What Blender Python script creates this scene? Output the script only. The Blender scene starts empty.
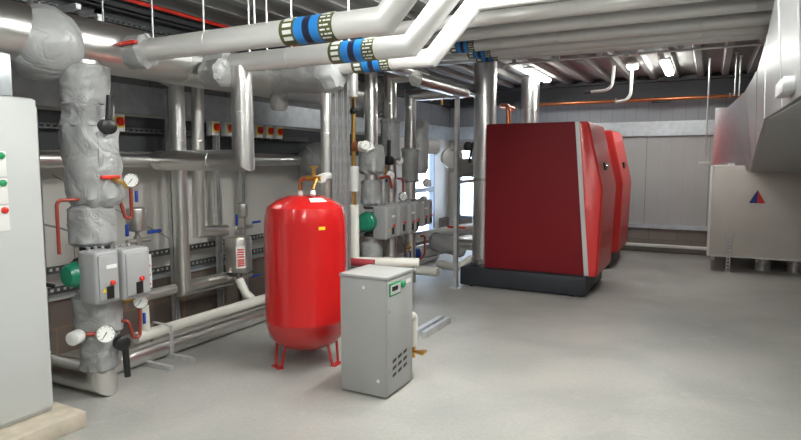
import bpy, bmesh, math, random
from mathutils import Vector as V, Matrix, noise
random.seed(7)
S = bpy.context.scene
COL = S.collection
PI = math.pi
# ------------------------------------------------------------------ materials
def mat(name, col, rough=.5, metal=0., bump=0., bscale=20., coat=0., var=0., vscale=6., emit=0., bstretch=None):
    m = bpy.data.materials.new(name); m.use_nodes = True
    nt = m.node_tree; b = nt.nodes['Principled BSDF']
    b.inputs['Base Color'].default_value = (*col, 1)
    b.inputs['Roughness'].default_value = rough
    b.inputs['Metallic'].default_value = metal
    if coat: b.inputs['Coat Weight'].default_value = coat; b.inputs['Coat Roughness'].default_value = .08
    if emit:
        b.inputs['Emission Color'].default_value = (*col, 1); b.inputs['Emission Strength'].default_value = emit
    if var or bump:
        tc = nt.nodes.new('ShaderNodeTexCoord')
        mp = nt.nodes.new('ShaderNodeMapping'); nt.links.new(tc.outputs['Object'], mp.inputs[0])
        if bstretch: mp.inputs['Scale'].default_value = bstretch
    if var:
        n = nt.nodes.new('ShaderNodeTexNoise'); n.inputs['Scale'].default_value = vscale; n.inputs['Detail'].default_value = 6
        nt.links.new(mp.outputs[0], n.inputs['Vector'])
        r = nt.nodes.new('ShaderNodeValToRGB')
        r.color_ramp.elements[0].position = .3; r.color_ramp.elements[1].position = .7
        r.color_ramp.elements[0].color = (*[c*(1-var) for c in col], 1)
        r.color_ramp.elements[1].color = (*[min(1, c*(1+var)) for c in col], 1)
        nt.links.new(n.outputs['Fac'], r.inputs[0]); nt.links.new(r.outputs[0], b.inputs['Base Color'])
    if bump:
        n = nt.nodes.new('ShaderNodeTexNoise'); n.inputs['Scale'].default_value = bscale; n.inputs['Detail'].default_value = 4
        nt.links.new(mp.outputs[0], n.inputs['Vector'])
        bp = nt.nodes.new('ShaderNodeBump'); bp.inputs['Strength'].default_value = bump; bp.inputs['Distance'].default_value = .02
        nt.links.new(n.outputs['Fac'], bp.inputs['Height']); nt.links.new(bp.outputs[0], b.inputs['Normal'])
    return m
def cloth_mat(name, col, rough=.5):
    m = mat(name, col, rough, .1, var=.10, vscale=5); nt = m.node_tree; b = nt.nodes['Principled BSDF']
    tc = nt.nodes.new('ShaderNodeTexCoord')
    n = nt.nodes.new('ShaderNodeTexNoise'); n.inputs['Scale'].default_value = 4.6; n.inputs['Detail'].default_value = 3; n.inputs['Distortion'].default_value = .8; nt.links.new(tc.outputs['Object'], n.inputs['Vector'])
    r = nt.nodes.new('ShaderNodeMath'); r.operation = 'SUBTRACT'; r.inputs[1].default_value = .5; nt.links.new(n.outputs['Fac'], r.inputs[0])
    ab = nt.nodes.new('ShaderNodeMath'); ab.operation = 'ABSOLUTE'; nt.links.new(r.outputs[0], ab.inputs[0])
    pw = nt.nodes.new('ShaderNodeMath'); pw.operation = 'POWER'; pw.inputs[1].default_value = .5; nt.links.new(ab.outputs[0], pw.inputs[0])
    bp = nt.nodes.new('ShaderNodeBump'); bp.inputs['Strength'].default_value = .36; bp.inputs['Distance'].default_value = .05
    nt.links.new(pw.outputs[0], bp.inputs['Height']); nt.links.new(bp.outputs[0], b.inputs['Normal'])
    return m
def panel_mat(name, col, axis, period, width, rough=.45, dark=.55, metal=0., period2=None, var=.04):
    """painted sheet with regular joint lines across one axis"""
    m = mat(name, col, rough, metal, var=var, vscale=1.5)
    nt = m.node_tree; b = nt.nodes['Principled BSDF']
    src = b.inputs['Base Color'].links[0].from_socket
    tc = nt.nodes.new('ShaderNodeTexCoord'); sp = nt.nodes.new('ShaderNodeSeparateXYZ'); nt.links.new(tc.outputs['Object'], sp.inputs[0])
    def lines(per, wid, strength):
        d = nt.nodes.new('ShaderNodeMath'); d.operation = 'DIVIDE'; d.inputs[1].default_value = per; nt.links.new(sp.outputs[axis], d.inputs[0])
        f = nt.nodes.new('ShaderNodeMath'); f.operation = 'FRACT'; nt.links.new(d.outputs[0], f.inputs[0])
        l = nt.nodes.new('ShaderNodeMath'); l.operation = 'LESS_THAN'; l.inputs[1].default_value = wid/per; nt.links.new(f.outputs[0], l.inputs[0])
        s = nt.nodes.new('ShaderNodeMath'); s.operation = 'MULTIPLY'; s.inputs[1].default_value = strength; nt.links.new(l.outputs[0], s.inputs[0])
        return s.outputs[0]
    fac = lines(period, width, 1.)
    if period2:
        f2 = lines(period2, width, .14); mx = nt.nodes.new('ShaderNodeMath'); mx.operation = 'MAXIMUM'
        nt.links.new(fac, mx.inputs[0]); nt.links.new(f2, mx.inputs[1]); fac = mx.outputs[0]
    mix = nt.nodes.new('ShaderNodeMix'); mix.data_type = 'RGBA'
    nt.links.new(fac, mix.inputs['Factor']); nt.links.new(src, mix.inputs['A']); mix.inputs['B'].default_value = (*[c*dark for c in col], 1)
    nt.links.new(mix.outputs['Result'], b.inputs['Base Color'])
    return m
def block_mat(name, c1, c2, mortar, axis):
    m = bpy.data.materials.new(name); m.use_nodes = True; nt = m.node_tree; b = nt.nodes['Principled BSDF']
    tc = nt.nodes.new('ShaderNodeTexCoord'); sp = nt.nodes.new('ShaderNodeSeparateXYZ'); cb = nt.nodes.new('ShaderNodeCombineXYZ')
    nt.links.new(tc.outputs['Object'], sp.inputs[0]); nt.links.new(sp.outputs[axis], cb.inputs[0]); nt.links.new(sp.outputs[2], cb.inputs[1])
    br = nt.nodes.new('ShaderNodeTexBrick'); nt.links.new(cb.outputs[0], br.inputs['Vector'])
    br.inputs['Color1'].default_value = (*c1, 1); br.inputs['Color2'].default_value = (*c2, 1); br.inputs['Mortar'].default_value = (*mortar, 1)
    br.inputs['Scale'].default_value = 1; br.inputs['Brick Width'].default_value = .45; br.inputs['Row Height'].default_value = .225; br.inputs['Mortar Size'].default_value = .008
    nt.links.new(br.outputs['Color'], b.inputs['Base Color']); b.inputs['Roughness'].default_value = .85
    return m
M = {}
M['alu'] = mat('aluminium_cladding', (.80, .79, .77), .30, 1., bump=.12, bscale=9)
M['foil'] = mat('foil_faced_insulation', (.74, .735, .72), .36, .28, bump=.10, bscale=14)
M['rail'] = mat('dark_slotted_steel', (.16, .165, .17), .45, .6)
M['galv'] = mat('galvanised_steel', (.70, .71, .72), .38, .65, var=.12, vscale=18)
M['duct'] = mat('brushed_galvanised_sheet', (.46, .465, .47), .38, 1., bump=.10, bscale=60, var=.06, vscale=40, bstretch=(1, 1, .3))
M['jacket'] = cloth_mat('grey_coated_jacket_cloth', (.36, .365, .365), .42)
M['jacket_dark'] = cloth_mat('slate_jacket_cloth', (.27, .27, .27), .5)
M['white_pipe'] = mat('white_plastic_lagging', (.74, .72, .66), .5, 0, bump=.08, bscale=15)
M['red'] = mat('red_gloss_paint', (.50, .010, .010), .22, 0, coat=.6)
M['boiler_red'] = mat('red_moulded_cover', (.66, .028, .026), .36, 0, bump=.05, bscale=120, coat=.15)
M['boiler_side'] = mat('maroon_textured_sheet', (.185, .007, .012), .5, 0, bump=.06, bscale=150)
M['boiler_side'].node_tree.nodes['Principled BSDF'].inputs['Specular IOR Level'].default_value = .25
M['silver_trim'] = mat('silver_trim', (.62, .62, .62), .4, .3)
M['charcoal'] = mat('charcoal_plinth_paint', (.022, .025, .032), .5, 0, var=.1)
M['black'] = mat('black_plastic', (.012, .012, .013), .4)
M['pump_grey'] = mat('pump_grey_paint', (.36, .365, .37), .42)
M['green'] = mat('green_motor_paint', (.006, .23, .13), .35, 0, coat=.3)
M['iron'] = mat('black_cast_iron', (.03, .03, .032), .55)
M['copper'] = mat('copper_tube', (.62, .22, .10), .30, .9, var=.15, vscale=12)
M['red_copper'] = mat('red_painted_tube', (.30, .05, .035), .35, .2)
M['brass'] = mat('brass', (.72, .42, .12), .28, .95)
M['cab'] = mat('cabinet_offwhite_paint', (.56, .58, .57), .42, 0, bump=.02, bscale=200)
M['boxgrey'] = mat('grey_cabinet_paint', (.375, .375, .37), .42, 0, bump=.02, bscale=200)
M['ahu'] = mat('beige_panel_paint', (.57, .54, .50), .42, 0, var=.05, vscale=3, bump=.03, bscale=30)
M['white'] = mat('white_enamel', (.82, .82, .80), .4)
M['paper'] = mat('white_label', (.85, .85, .82), .6)
M['label_red'] = mat('red_label_ink', (.70, .04, .03), .5)
M['yellow'] = mat('yellow_label', (.85, .62, .02), .5)
M['olive'] = mat('olive_pipe_tape', (.085, .095, .03), .45)
M['blue'] = mat('blue_pipe_tape', (.02, .22, .62), .4)
M['dkblue'] = mat('navy_pipe_tape', (.012, .016, .045), .4)
M['lever_blue'] = mat('blue_lever', (.01, .05, .30), .4)
M['lever_red'] = mat('red_lever', (.62, .03, .015), .4)
M['chrome'] = mat('chrome', (.8, .8, .8), .12, 1.)
M['steel'] = mat('brushed_stainless', (.55, .53, .50), .36, .95, bump=.05, bscale=40)
M['dark_steel'] = mat('dark_painted_steel', (.045, .047, .052), .6)
M['knob_red'] = mat('red_switch_knob', (.72, .03, .02), .4)
M['lamp_green'] = mat('green_indicator_lens', (.01, .30, .10), .3, coat=.5)
M['pad'] = mat('cream_concrete', (.52, .46, .37), .8, 0, var=.18, vscale=9)
M['white_plate'] = mat('grey_white_plate', (.6, .6, .58), .5)
M['lamp'] = mat('lit_diffuser', (.985, 1, .955), .5, emit=88)
M['lamp_near'] = mat('lit_near_diffuser', (.985, 1, .955), .5, emit=46)
M['lamp_far'] = mat('lit_far_diffuser', (.985, 1, .955), .5, emit=38)
M['dim_lamp'] = mat('dim_lit_lens', (1, .95, .88), .5, emit=14)
M['logo_blue'] = mat('logo_blue_ink', (.02, .04, .22), .5)
M['logo_red'] = mat('logo_red_ink', (.62, .03, .03), .5)
M['cable'] = mat('grey_cable', (.2, .2, .21), .5)
# setting
M['wall_left'] = panel_mat('left_wall_panels', (.64, .62, .58), 1, 1.05, .012, dark=.45)
M['wall_left_up'] = panel_mat('left_wall_upper_sheet', (.26, .27, .29), 1, .5, .02, dark=.6)  # dark tone includes the shade behind the header
M['wall_back'] = panel_mat('back_wall_panels', (.42, .41, .395), 0, 1.0, .012, dark=.55, period2=.2)
M['wall_up'] = panel_mat('back_wall_upper_sheet', (.30, .31, .33), 0, .2, .012, dark=.78)
M['wall_plain'] = panel_mat('plain_wall_panels', (.52, .52, .51), 1, 1.0, .012, dark=.6)
M['block_l'] = block_mat('brown_blockwork_left', (.135, .105, .090), (.165, .130, .110), (.24, .14, .09), 1)
M['block_b'] = block_mat('brown_blockwork_back', (.20, .165, .14), (.23, .19, .165), (.17, .14, .12), 0)
M['deck'] = mat('roof_deck_sheet', (.25, .245, .235), .7, 0, var=.06, vscale=2)
M['band'] = mat('pale_galvanised_band', (.58, .62, .65), .42, .6, var=.12, vscale=10)
M['frame'] = mat('grey_blue_frame', (.16, .20, .26), .4)
def floor_mat():
    m = mat('painted_grey_concrete_floor', (.37, .37, .365), .42, 0, bump=.04, bscale=8)
    nt = m.node_tree; b = nt.nodes['Principled BSDF']
    tc = nt.nodes.new('ShaderNodeTexCoord')
    def nz(scale, det, dist=0.):
        n = nt.nodes.new('ShaderNodeTexNoise'); n.inputs['Scale'].default_value = scale; n.inputs['Detail'].default_value = det
        n.inputs['Distortion'].default_value = dist; nt.links.new(tc.outputs['Object'], n.inputs['Vector']); return n.outputs['Fac']
    def ramp(s, p0, c0, p1, c1):
        r = nt.nodes.new('ShaderNodeValToRGB'); e = r.color_ramp.elements
        e[0].position, e[1].position = p0, p1; e[0].color = (*c0, 1); e[1].color = (*c1, 1); nt.links.new(s, r.inputs[0]); return r.outputs[0]
    base = ramp(nz(.9, 8, .6), .30, (.305, .305, .288), .70, (.445, .432, .405))
    worn = ramp(nz(2.6, 10, 1.4), .60, (0, 0, 0), .74, (1, 1, 1))
    mx = nt.nodes.new('ShaderNodeMix'); mx.data_type = 'RGBA'
    sc = nt.nodes.new('ShaderNodeMath'); sc.operation = 'MULTIPLY'; sc.inputs[1].default_value = .45; nt.links.new(worn, sc.inputs[0])
    nt.links.new(sc.outputs[0], mx.inputs['Factor']); nt.links.new(base, mx.inputs['A']); mx.inputs['B'].default_value = (.46, .44, .40, 1)
    fine = ramp(nz(38, 8), .30, (.93, .93, .93), .70, (1.05, 1.05, 1.05))
    mu = nt.nodes.new('ShaderNodeMix'); mu.data_type = 'RGBA'; mu.blend_type = 'MULTIPLY'; mu.inputs['Factor'].default_value = 1
    nt.links.new(mx.outputs['Result'], mu.inputs['A']); nt.links.new(fine, mu.inputs['B'])
    nt.links.new(mu.outputs['Result'], b.inputs['Base Color'])
    rr = ramp(nz(1.7, 6), .3, (.34,)*3, .7, (.52,)*3); nt.links.new(rr, b.inputs['Roughness'])
    return m
M['floor'] = floor_mat()
def glass_mat():
    m = bpy.data.materials.new('window_glass'); m.use_nodes = True; b = m.node_tree.nodes['Principled BSDF']
    b.inputs['Base Color'].default_value = (.93, .96, 1, 1); b.inputs['Roughness'].default_value = .02; b.inputs['Transmission Weight'].default_value = 1; b.inputs['IOR'].default_value = 1.02
    return m
M['glass'] = glass_mat()
# ------------------------------------------------------------------ mesh builder
def basis(d):
    d = V(d).normalized(); a = V((0, 0, 1)) if abs(d.z) < .9 else V((1, 0, 0))
    u = d.cross(a).normalized(); return u, d.cross(u).normalized(), d
class MB:
    def __init__(s): s.v = []; s.f = []
    def add(s, vs, fs):
        o = len(s.v); s.v += [V(p) for p in vs]; s.f += [tuple(i+o for i in f) for f in fs]; return s
    def box(s, lo, hi):
        x0, y0, z0 = lo; x1, y1, z1 = hi
        return s.add([(x0,y0,z0),(x1,y0,z0),(x1,y1,z0),(x0,y1,z0),(x0,y0,z1),(x1,y0,z1),(x1,y1,z1),(x0,y1,z1)],
                     [(0,3,2,1),(4,5,6,7),(0,1,5,4),(1,2,6,5),(2,3,7,6),(3,0,4,7)])
    def rbox(s, lo, hi, bev=.01, seg=2):
        bm = bmesh.new(); bmesh.ops.create_cube(bm, size=1)
        sz = [hi[i]-lo[i] for i in range(3)]; c = [(hi[i]+lo[i])/2 for i in range(3)]
        for v in bm.verts: v.co = V((v.co.x*sz[0]+c[0], v.co.y*sz[1]+c[1], v.co.z*sz[2]+c[2]))
        bmesh.ops.bevel(bm, geom=bm.edges[:], offset=min(bev, min(sz)*.45), segments=seg, profile=.5, affect='EDGES')
        bm.verts.ensure_lookup_table(); s.add([v.co.copy() for v in bm.verts], [[v.index for v in f.verts] for f in bm.faces]); bm.free(); return s
    def prism(s, poly, ext):
        n = len(poly); e = V(ext); p = [V(q) for q in poly]
        return s.add(p + [q+e for q in p], [tuple(range(n)), tuple(range(2*n-1, n-1, -1))] + [(i, (i+1) % n, n+(i+1) % n, n+i) for i in range(n)])
    def tube(s, pts, r, seg=20, caps=True, seams=0.):
        pts = [V(p) for p in pts]; n = len(pts); d = [(pts[i+1]-pts[i]).normalized() for i in range(n-1)]
        u, w, _ = basis(d[0]); ring = [u*math.cos(2*PI*k/seg)*r + w*math.sin(2*PI*k/seg)*r for k in range(seg)]
        vs = [pts[0]+q for q in ring]
        for i in range(1, n):
            if i == n-1: vs += [pts[i]+q for q in ring]
            else:
                nn = (d[i-1]+d[i]).normalized(); out = []
                for q in ring:
                    t = -q.dot(nn)/d[i-1].dot(nn); out.append(q+d[i-1]*t)
                vs += [pts[i]+q for q in out]; ring = [q-d[i]*q.dot(d[i]) for q in out]
        fs = [(i*seg+k, i*seg+(k+1) % seg, (i+1)*seg+(k+1) % seg, (i+1)*seg+k) for i in range(n-1) for k in range(seg)]
        if caps: fs += [tuple(range(seg-1, -1, -1)), tuple(range((n-1)*seg, n*seg))]
        s.add(vs, fs)
        if seams:
            for i in range(n-1):
                L = (pts[i+1]-pts[i]).length; t = seams*.6
                while t < L-.1:
                    c = pts[i]+d[i]*t; s.lathe(c, d[i], [(r*.98, -.012), (r*1.025, -.008), (r*1.025, .008), (r*.98, .012)], seg, False); t += seams
        return s
    def lathe(s, o, ax, prof, seg=24, caps=True, squash=None):
        u, w, d = basis(ax); o = V(o); vs = []
        for r, h in prof:
            for k in range(seg):
                a = 2*PI*k/seg; vs.append(o+d*h+(u*math.cos(a)+w*math.sin(a))*r)
        n = len(prof); fs = [(i*seg+k, i*seg+(k+1) % seg, (i+1)*seg+(k+1) % seg, (i+1)*seg+k) for i in range(n-1) for k in range(seg)]
        if caps: fs += [tuple(range(seg-1, -1, -1)), tuple(range((n-1)*seg, n*seg))]
        return s.add(vs, fs)
    def cyl(s, a, b, r, seg=20): return s.tube([a, b], r, seg)
    def jacket(s, a, b, r, seed=0, seg=44, n=20, end=.74, lump=.10):
        a, b = V(a), V(b); d = b-a; L = d.length; u, w, d = basis(d); vs = []
        for i in range(n+1):
            t = i/n; e = min(t, 1-t)*n
            base = r*(end if e < .5 else (end+.14 if e < 1.5 else 1.))
            for k in range(seg):
                an = 2*PI*k/seg; rad = u*math.cos(an)+w*math.sin(an)
                q = noise.noise(V((math.cos(an)*1.6+seed*7.3, math.sin(an)*1.6, t*L*9+seed)))
                q2 = abs(noise.noise(V((math.cos(an)*3.2, math.sin(an)*3.2+seed*3.1, t*L*15))))
                pk = .075*math.sin(an*8+seed)*max(0, 1-e/5)
                vs.append(a+d*(t*L)+rad*base*(1+lump*q-lump*.9*q2+pk))
        fs = [(i*seg+k, i*seg+(k+1) % seg, (i+1)*seg+(k+1) % seg, (i+1)*seg+k) for i in range(n) for k in range(seg)]
        fs += [tuple(range(seg-1, -1, -1)), tuple(range(n*seg, (n+1)*seg))]
        return s.add(vs, fs)
    def ball(s, c, r, seed=0, sx=1., lump=.05, ax=(0, 1, 0), seg=40, n=20):
        u, w, d = basis(ax); c = V(c); vs = []
        for i in range(n+1):
            th = .12+(PI-.24)*i/n
            for k in range(seg):
                an = 2*PI*k/seg; p = d*math.cos(th)*sx+(u*math.cos(an)+w*math.sin(an))*math.sin(th)**.8
                q = noise.noise(p*1.8+V((seed*5., 0, 0)))-.8*abs(noise.noise(p*4+V((0, seed, 0))))
                vs.append(c+p*r*(1+lump*q))
        fs = [(i*seg+k, i*seg+(k+1) % seg, (i+1)*seg+(k+1) % seg, (i+1)*seg+k) for i in range(n) for k in range(seg)]
        fs += [tuple(range(seg-1, -1, -1)), tuple(range(n*seg, (n+1)*seg))]
        return s.add(vs, fs)
def fillet(pts, rad, k=6):
    """round the corners of a path"""
    pts = [V(p) for p in pts]; out = [pts[0]]
    for i in range(1, len(pts)-1):
        a, p, b = pts[i-1], pts[i], pts[i+1]; d0 = (a-p); d1 = (b-p); r = min(rad, d0.length*.45, d1.length*.45)
        q0 = p+d0.normalized()*r; q1 = p+d1.normalized()*r
        for j in range(k+1):
            t = j/k; out.append(q0*(1-t)**2+p*2*t*(1-t)+q1*t*t)
    out.append(pts[-1]); return out
def link(name, mb, m, loc=(0, 0, 0), parent=None, ang=38):
    me = bpy.data.meshes.new(name); L = V(loc); me.from_pydata([tuple(p-L) for p in mb.v], [], mb.f)
    bm = bmesh.new(); bm.from_mesh(me); bmesh.ops.recalc_face_normals(bm, faces=bm.faces[:]); bm.to_mesh(me); bm.free()
    me.materials.append(M[m] if isinstance(m, str) else m)
    me.shade_smooth(); me.set_sharp_from_angle(angle=math.radians(ang))
    o = bpy.data.objects.new(name, me); COL.objects.link(o)
    if parent: o.parent = parent
    else: o.location = L
    return o
def tag(o, label, cat, group=None):
    o['label'] = label; o['category'] = cat
    if group: o['group'] = group
    return o
def thing(name, label, cat, loc, group=None):
    o = bpy.data.objects.new(name, None); o.empty_display_size = .1; COL.objects.link(o); o.location = loc
    o['_loc'] = list(loc); return tag(o, label, cat, group)
def part(name, mb, m, root, parent=None, label=None):
    o = link(name, mb, m, root['_loc'], parent or root)
    if label: o['label'] = label
    return o
def single(name, mb, m, label, cat, loc, group=None): return tag(link(name, mb, m, loc), label, cat, group)
def struct(name, mb, m): o = link(name, mb, m); o['kind'] = 'structure'; return o
def copy_tree(o, parent=None):
    c = o.copy(); COL.objects.link(c)
    if parent: c.parent = parent
    for ch in list(o.children): copy_tree(ch, c)
    return c
def duplicate(proto, loc, label=None, rz=0, group=None):
    c = copy_tree(proto); c.location = loc; c.rotation_euler = (0, 0, rz); c['_loc'] = list(loc)
    if label: c['label'] = label
    if group: c['group'] = group
    return c
# ------------------------------------------------------------------ the setting
XL, XR, YB, YF, ZC = -4.8, 3.4, 11.4, -3.0, 3.08
struct('floor', MB().box((XL-.2, YF-.2, -.1), (XR+.2, YB+.2, 0)), 'floor')
dk = MB(); per = .36; x = XL
prof = []
while x < XR:
    prof += [(x, ZC), (x+.22, ZC), (x+.25, ZC-.07), (x+.33, ZC-.07)]; x += per
prof.append((x, ZC)); n = len(prof)
dk.add([(a, YF, b) for a, b in prof]+[(a, YB, b) for a, b in prof], [(i, i+1, n+i+1, n+i) for i in range(n-1)])
dk.box((XL-.1, YF-.1, ZC+.02), (XR+.3, YB+.1, ZC+.08))
struct('ceiling', dk, 'deck')
# left wall: opening for the glazed screen Y 9.66-10.62
W0, W1, WZ0, WZ1 = 9.68, 10.62, .22, 1.90
struct('trim_1', MB().box((XL-.2, YF, 0), (XL+.06, W0-.1, .47)).box((XL-.2, W1+.3, 0), (XL+.06, YB, .47)).box((XL-.2, W0-.1, 0), (XL+.06, W1+.3, .2)), 'block_l')
struct('trim_2', MB().box((XL, YF, .47), (XL+.10, W0-.1, .50)), 'band')
lw = MB(); lw.box((XL-.1, YF, .47), (XL, W0, 2.05)); lw.box((XL-.1, W0, .1), (XL, W1, WZ0)); lw.box((XL-.1, W0, WZ1), (XL, W1, 2.05)); lw.box((XL-.1, W1, .2), (XL, YB, 2.05))
struct('wall_left', lw, 'wall_left')
struct('trim_3', MB().box((XL-.1, YF, 2.31), (XL, YB, ZC)), 'wall_left_up')
struct('trim_4', MB().box((XL-.1, YF, 2.05), (XL+.05, YB, 2.31)), 'band')
struct('trim_5', MB().box((XL, YF, 1.70), (XL+.04, 8.8, 2.02)), 'dark_steel')
struct('trim_6', MB().box((XL, YF, 2.72), (XL+.12, YB-.1, 2.76)).box((XL+.02, YF, 2.76), (XL+.05, YB-.1, 2.96)).box((XL, YF, 2.96), (XL+.12, YB-.1, 3.0)), 'dark_steel')
# back wall
struct('wall_back', MB().box((XL-.1, YB, 0), (-4.58, YB+.1, 2.05)).box((-4.58, YB, 0), (-4.18, YB+.1, .45)).box((-4.58, YB, 1.95), (-4.18, YB+.1, 2.05)).box((-4.18, YB, 0), (XR+.1, YB+.1, 2.05)), 'wall_back')
struct('trim_7', MB().box((XL, YB-.06, 0), (XR, YB, .43)), 'block_b')
struct('trim_8', MB().box((XL, YB-.10, .43), (-4.62, YB, .50)).box((-4.14, YB-.10, .43), (XR, YB, .50)), 'band')
struct('trim_9', MB().box((XL, YB-.07, 2.06), (XR, YB, 2.31)), 'band')
struct('trim_10', MB().box((XL-.1, YB, 2.05), (XR+.1, YB+.1, ZC)), 'wall_up')
struct('trim_11', MB().box((XL+.15, YB-.30, 2.70), (XR, YB-.02, 2.73)).box((XL+.15, YB-.17, 2.73), (XR, YB-.14, 2.97)).box((XL+.15, YB-.30, 2.97), (XR, YB-.02, 3.0)), 'dark_steel')
struct('wall_right', MB().box((XR, YF, 0), (XR+.1, YB, ZC)), 'wall_plain')
struct('wall_front', MB().box((XL-.1, YF-.1, 0), (XR+.1, YF, ZC)), 'wall_plain')
# glazed screens in the left wall
def window(n, y0, y1, z0, z1):
    r = bpy.data.objects.new('window_%d' % n, None); COL.objects.link(r); r.location = (XL, y0, z0); r['_loc'] = [XL, y0, z0]; r['kind'] = 'structure'
    f = MB(); t = .06
    for a, b in (((XL-.08, y0, z0), (XL+.03, y0+t, z1)), ((XL-.08, y1-t, z0), (XL+.03, y1, z1)), ((XL-.08, y0+t, z0), (XL+.03, y1-t, z0+t)), ((XL-.08, y0+t, z1-t), (XL+.03, y1-t, z1)), ((XL-.08, y0+t, 1.03), (XL+.03, y1-t, 1.11))): f.box(a, b)
    part('window_frame', f, 'frame', r)
    part('window_pane', MB().box((XL-.03, y0+t, z0+t), (XL-.02, y1-t, 1.03)), 'glass', r)
    part('window_pane', MB().box((XL-.03, y0+t, 1.11), (XL-.02, y1-t, z1-t)), 'glass', r)
window(1, W0, W1, WZ0, WZ1)
def window_back(n, x0, x1, z0, z1):
    r = bpy.data.objects.new('window_%d' % n, None); COL.objects.link(r); r.location = (x0, YB, z0); r['_loc'] = [x0, YB, z0]; r['kind'] = 'structure'
    f = MB(); t = .05
    for a, b in (((x0, YB-.03, z0), (x0+t, YB+.08, z1)), ((x1-t, YB-.03, z0), (x1, YB+.08, z1)), ((x0+t, YB-.03, z0), (x1-t, YB+.08, z0+t)), ((x0+t, YB-.03, z1-t), (x1-t, YB+.08, z1))): f.box(a, b)
    part('window_frame', f, 'frame', r); part('window_pane', MB().box((x0+t, YB+.02, z0+t), (x1-t, YB+.03, z1-t)), 'glass', r)
window_back(2, -4.58, -4.18, .45, 1.95)
# ------------------------------------------------------------------ helpers for plumbing
def gauge(root, c, d, r=.05, name='pressure_gauge', parent=None):
    """dial face looking along d, as part of root"""
    c, d = V(c), V(d).normalized()
    g = part(name, MB().lathe(c, d, [(r*.6, -.03), (r, -.025), (r, .006), (r*.9, .012), (r*.86, .004)], 24), 'chrome', root, parent)
    part('gauge_dial', MB().lathe(c, d, [(r*.87, .004), (r*.87, .006)], 24), 'paper', root, g)
    u, w, _ = basis(d); nd = MB(); p = c+d*.008
    a = u*.6+w*.8; q = a.cross(d)
    nd.prism([p-a*r*.2-q*r*.05, p-a*r*.2+q*r*.05, p+a*r*.7+q*r*.02, p+a*r*.7-q*r*.02], d*.002)
    for k in range(9):
        t = PI*(.75+1.5*k/8); e = u*math.cos(t)+w*math.sin(t); h = e.cross(d)
        nd.prism([p+e*r*.68-h*r*.03, p+e*r*.68+h*r*.03, p+e*r*.8+h*r*.03, p+e*r*.8-h*r*.03], d*.001)
    part('gauge_needle', nd, 'black', root, g); return g
def lever(root, c, a, b, m='black', r=.018, hub=.035, parent=None, name='valve_lever'):
    mb = MB().tube([a, b], r, 12); mb.lathe(c, V((1, -.2, 0)), [(hub*.7, -.05), (hub, -.04), (hub, .03), (hub*.7, .04)], 18)
    return part(name, mb, m, root, parent)
SZ = .02
def pump(loc, label, group, sy=1., sz=1., sm=1., heads=((-.12, .075, .0), (.095, .30, -.02))):
    """twin-head circulator; loc is on the riser axis at the pump's mid height (x, y, z)"""
    t = thing('twin_head_pump', label, 'pump', loc, group); x, y, z = loc
    b = MB(); b.lathe((x, y, z-.17), (0, 0, 1), [(.095, 0), (.095, .025), (.07, .03), (.085, .1), (.10, .17), (.085, .24), (.07, .31), (.095, .315), (.095, .34)], 24)
    b.jacket((x-.02, y-.13, z+.02), (x-.02, y+.28, z+.02), .10, 3, 24, 8, lump=.02)
    part('pump_body', b, 'iron', t)
    mt = MB().lathe((x+.02, y-.12, z), (0, -1, 0), [(.075*sm, -.06), (.098*sm, -.04), (.098*sm, .05), (.088*sm, .06), (.085*sm, .085), (.07*sm, .105), (.02, .11)], 26)
    part('motor', mt, 'green', t)
    for k, (h0, h1, dz) in enumerate(heads):
        y0, y1 = y+h0, y+h1
        h = MB().rbox((x+.07, y0, z-.19*sz+dz), (x+.25, y1, z+.175*sz+dz), .022, 3)
        h.rbox((x+.235, y0+.018, z-.165*sz+dz), (x+.262, y1-.018, z+.15*sz+dz), .012, 2)
        hd = part('pump_head', h, 'pump_grey', t)
        yc = (y0+y1)/2
        part('display_slot', MB().box((x+.262, yc-.022, z-.145+dz), (x+.268, yc+.028, z-.065+dz)), 'black', t, hd)
        part('control_knob', MB().lathe((x+.262, yc+.02, z-.045+dz), (1, 0, 0), [(.017, 0), (.017, .014), (.012, .018)], 16), 'lever_red', t, hd)
        if k == 0: part('rating_label', MB().box((x+.262, yc-.02, z+.05+dz), (x+.266, yc+.055, z+.075+dz)), 'paper', t, hd)
        if k == 0: part('warning_label', MB().prism([(x+.262, y0+.035, z-.10+dz), (x+.262, y0+.065, z-.10+dz), (x+.262, y0+.05, z-.07+dz)], (.004, 0, 0)), 'yellow', t, hd)
        for j in range(3): part('cable_gland', MB().cyl((x+.12, y0+.05+j*.05, z+.165*sz+dz), (x+.12, y0+.05+j*.05, z+.175*sz+.02+dz), .012, 12), 'pump_grey', t, hd)
    return t
def rod(x, y, z0, label='thin galvanised drop rod holding up the silver ceiling pipes', r=.006, group='drop rods holding the ceiling pipes', z1=ZC):
    mb = MB().cyl((x, y, z0), (x, y, z1-.03), r, 8); mb.lathe((x, y, z1-.045), (0, 0, 1), [(.006, 0), (.016, .005), (.016, .02), (.03, .028), (.03, .04)], 10)
    return single('drop_rod', mb, 'galv', label, 'rod', (x, y, z0), group)
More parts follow.
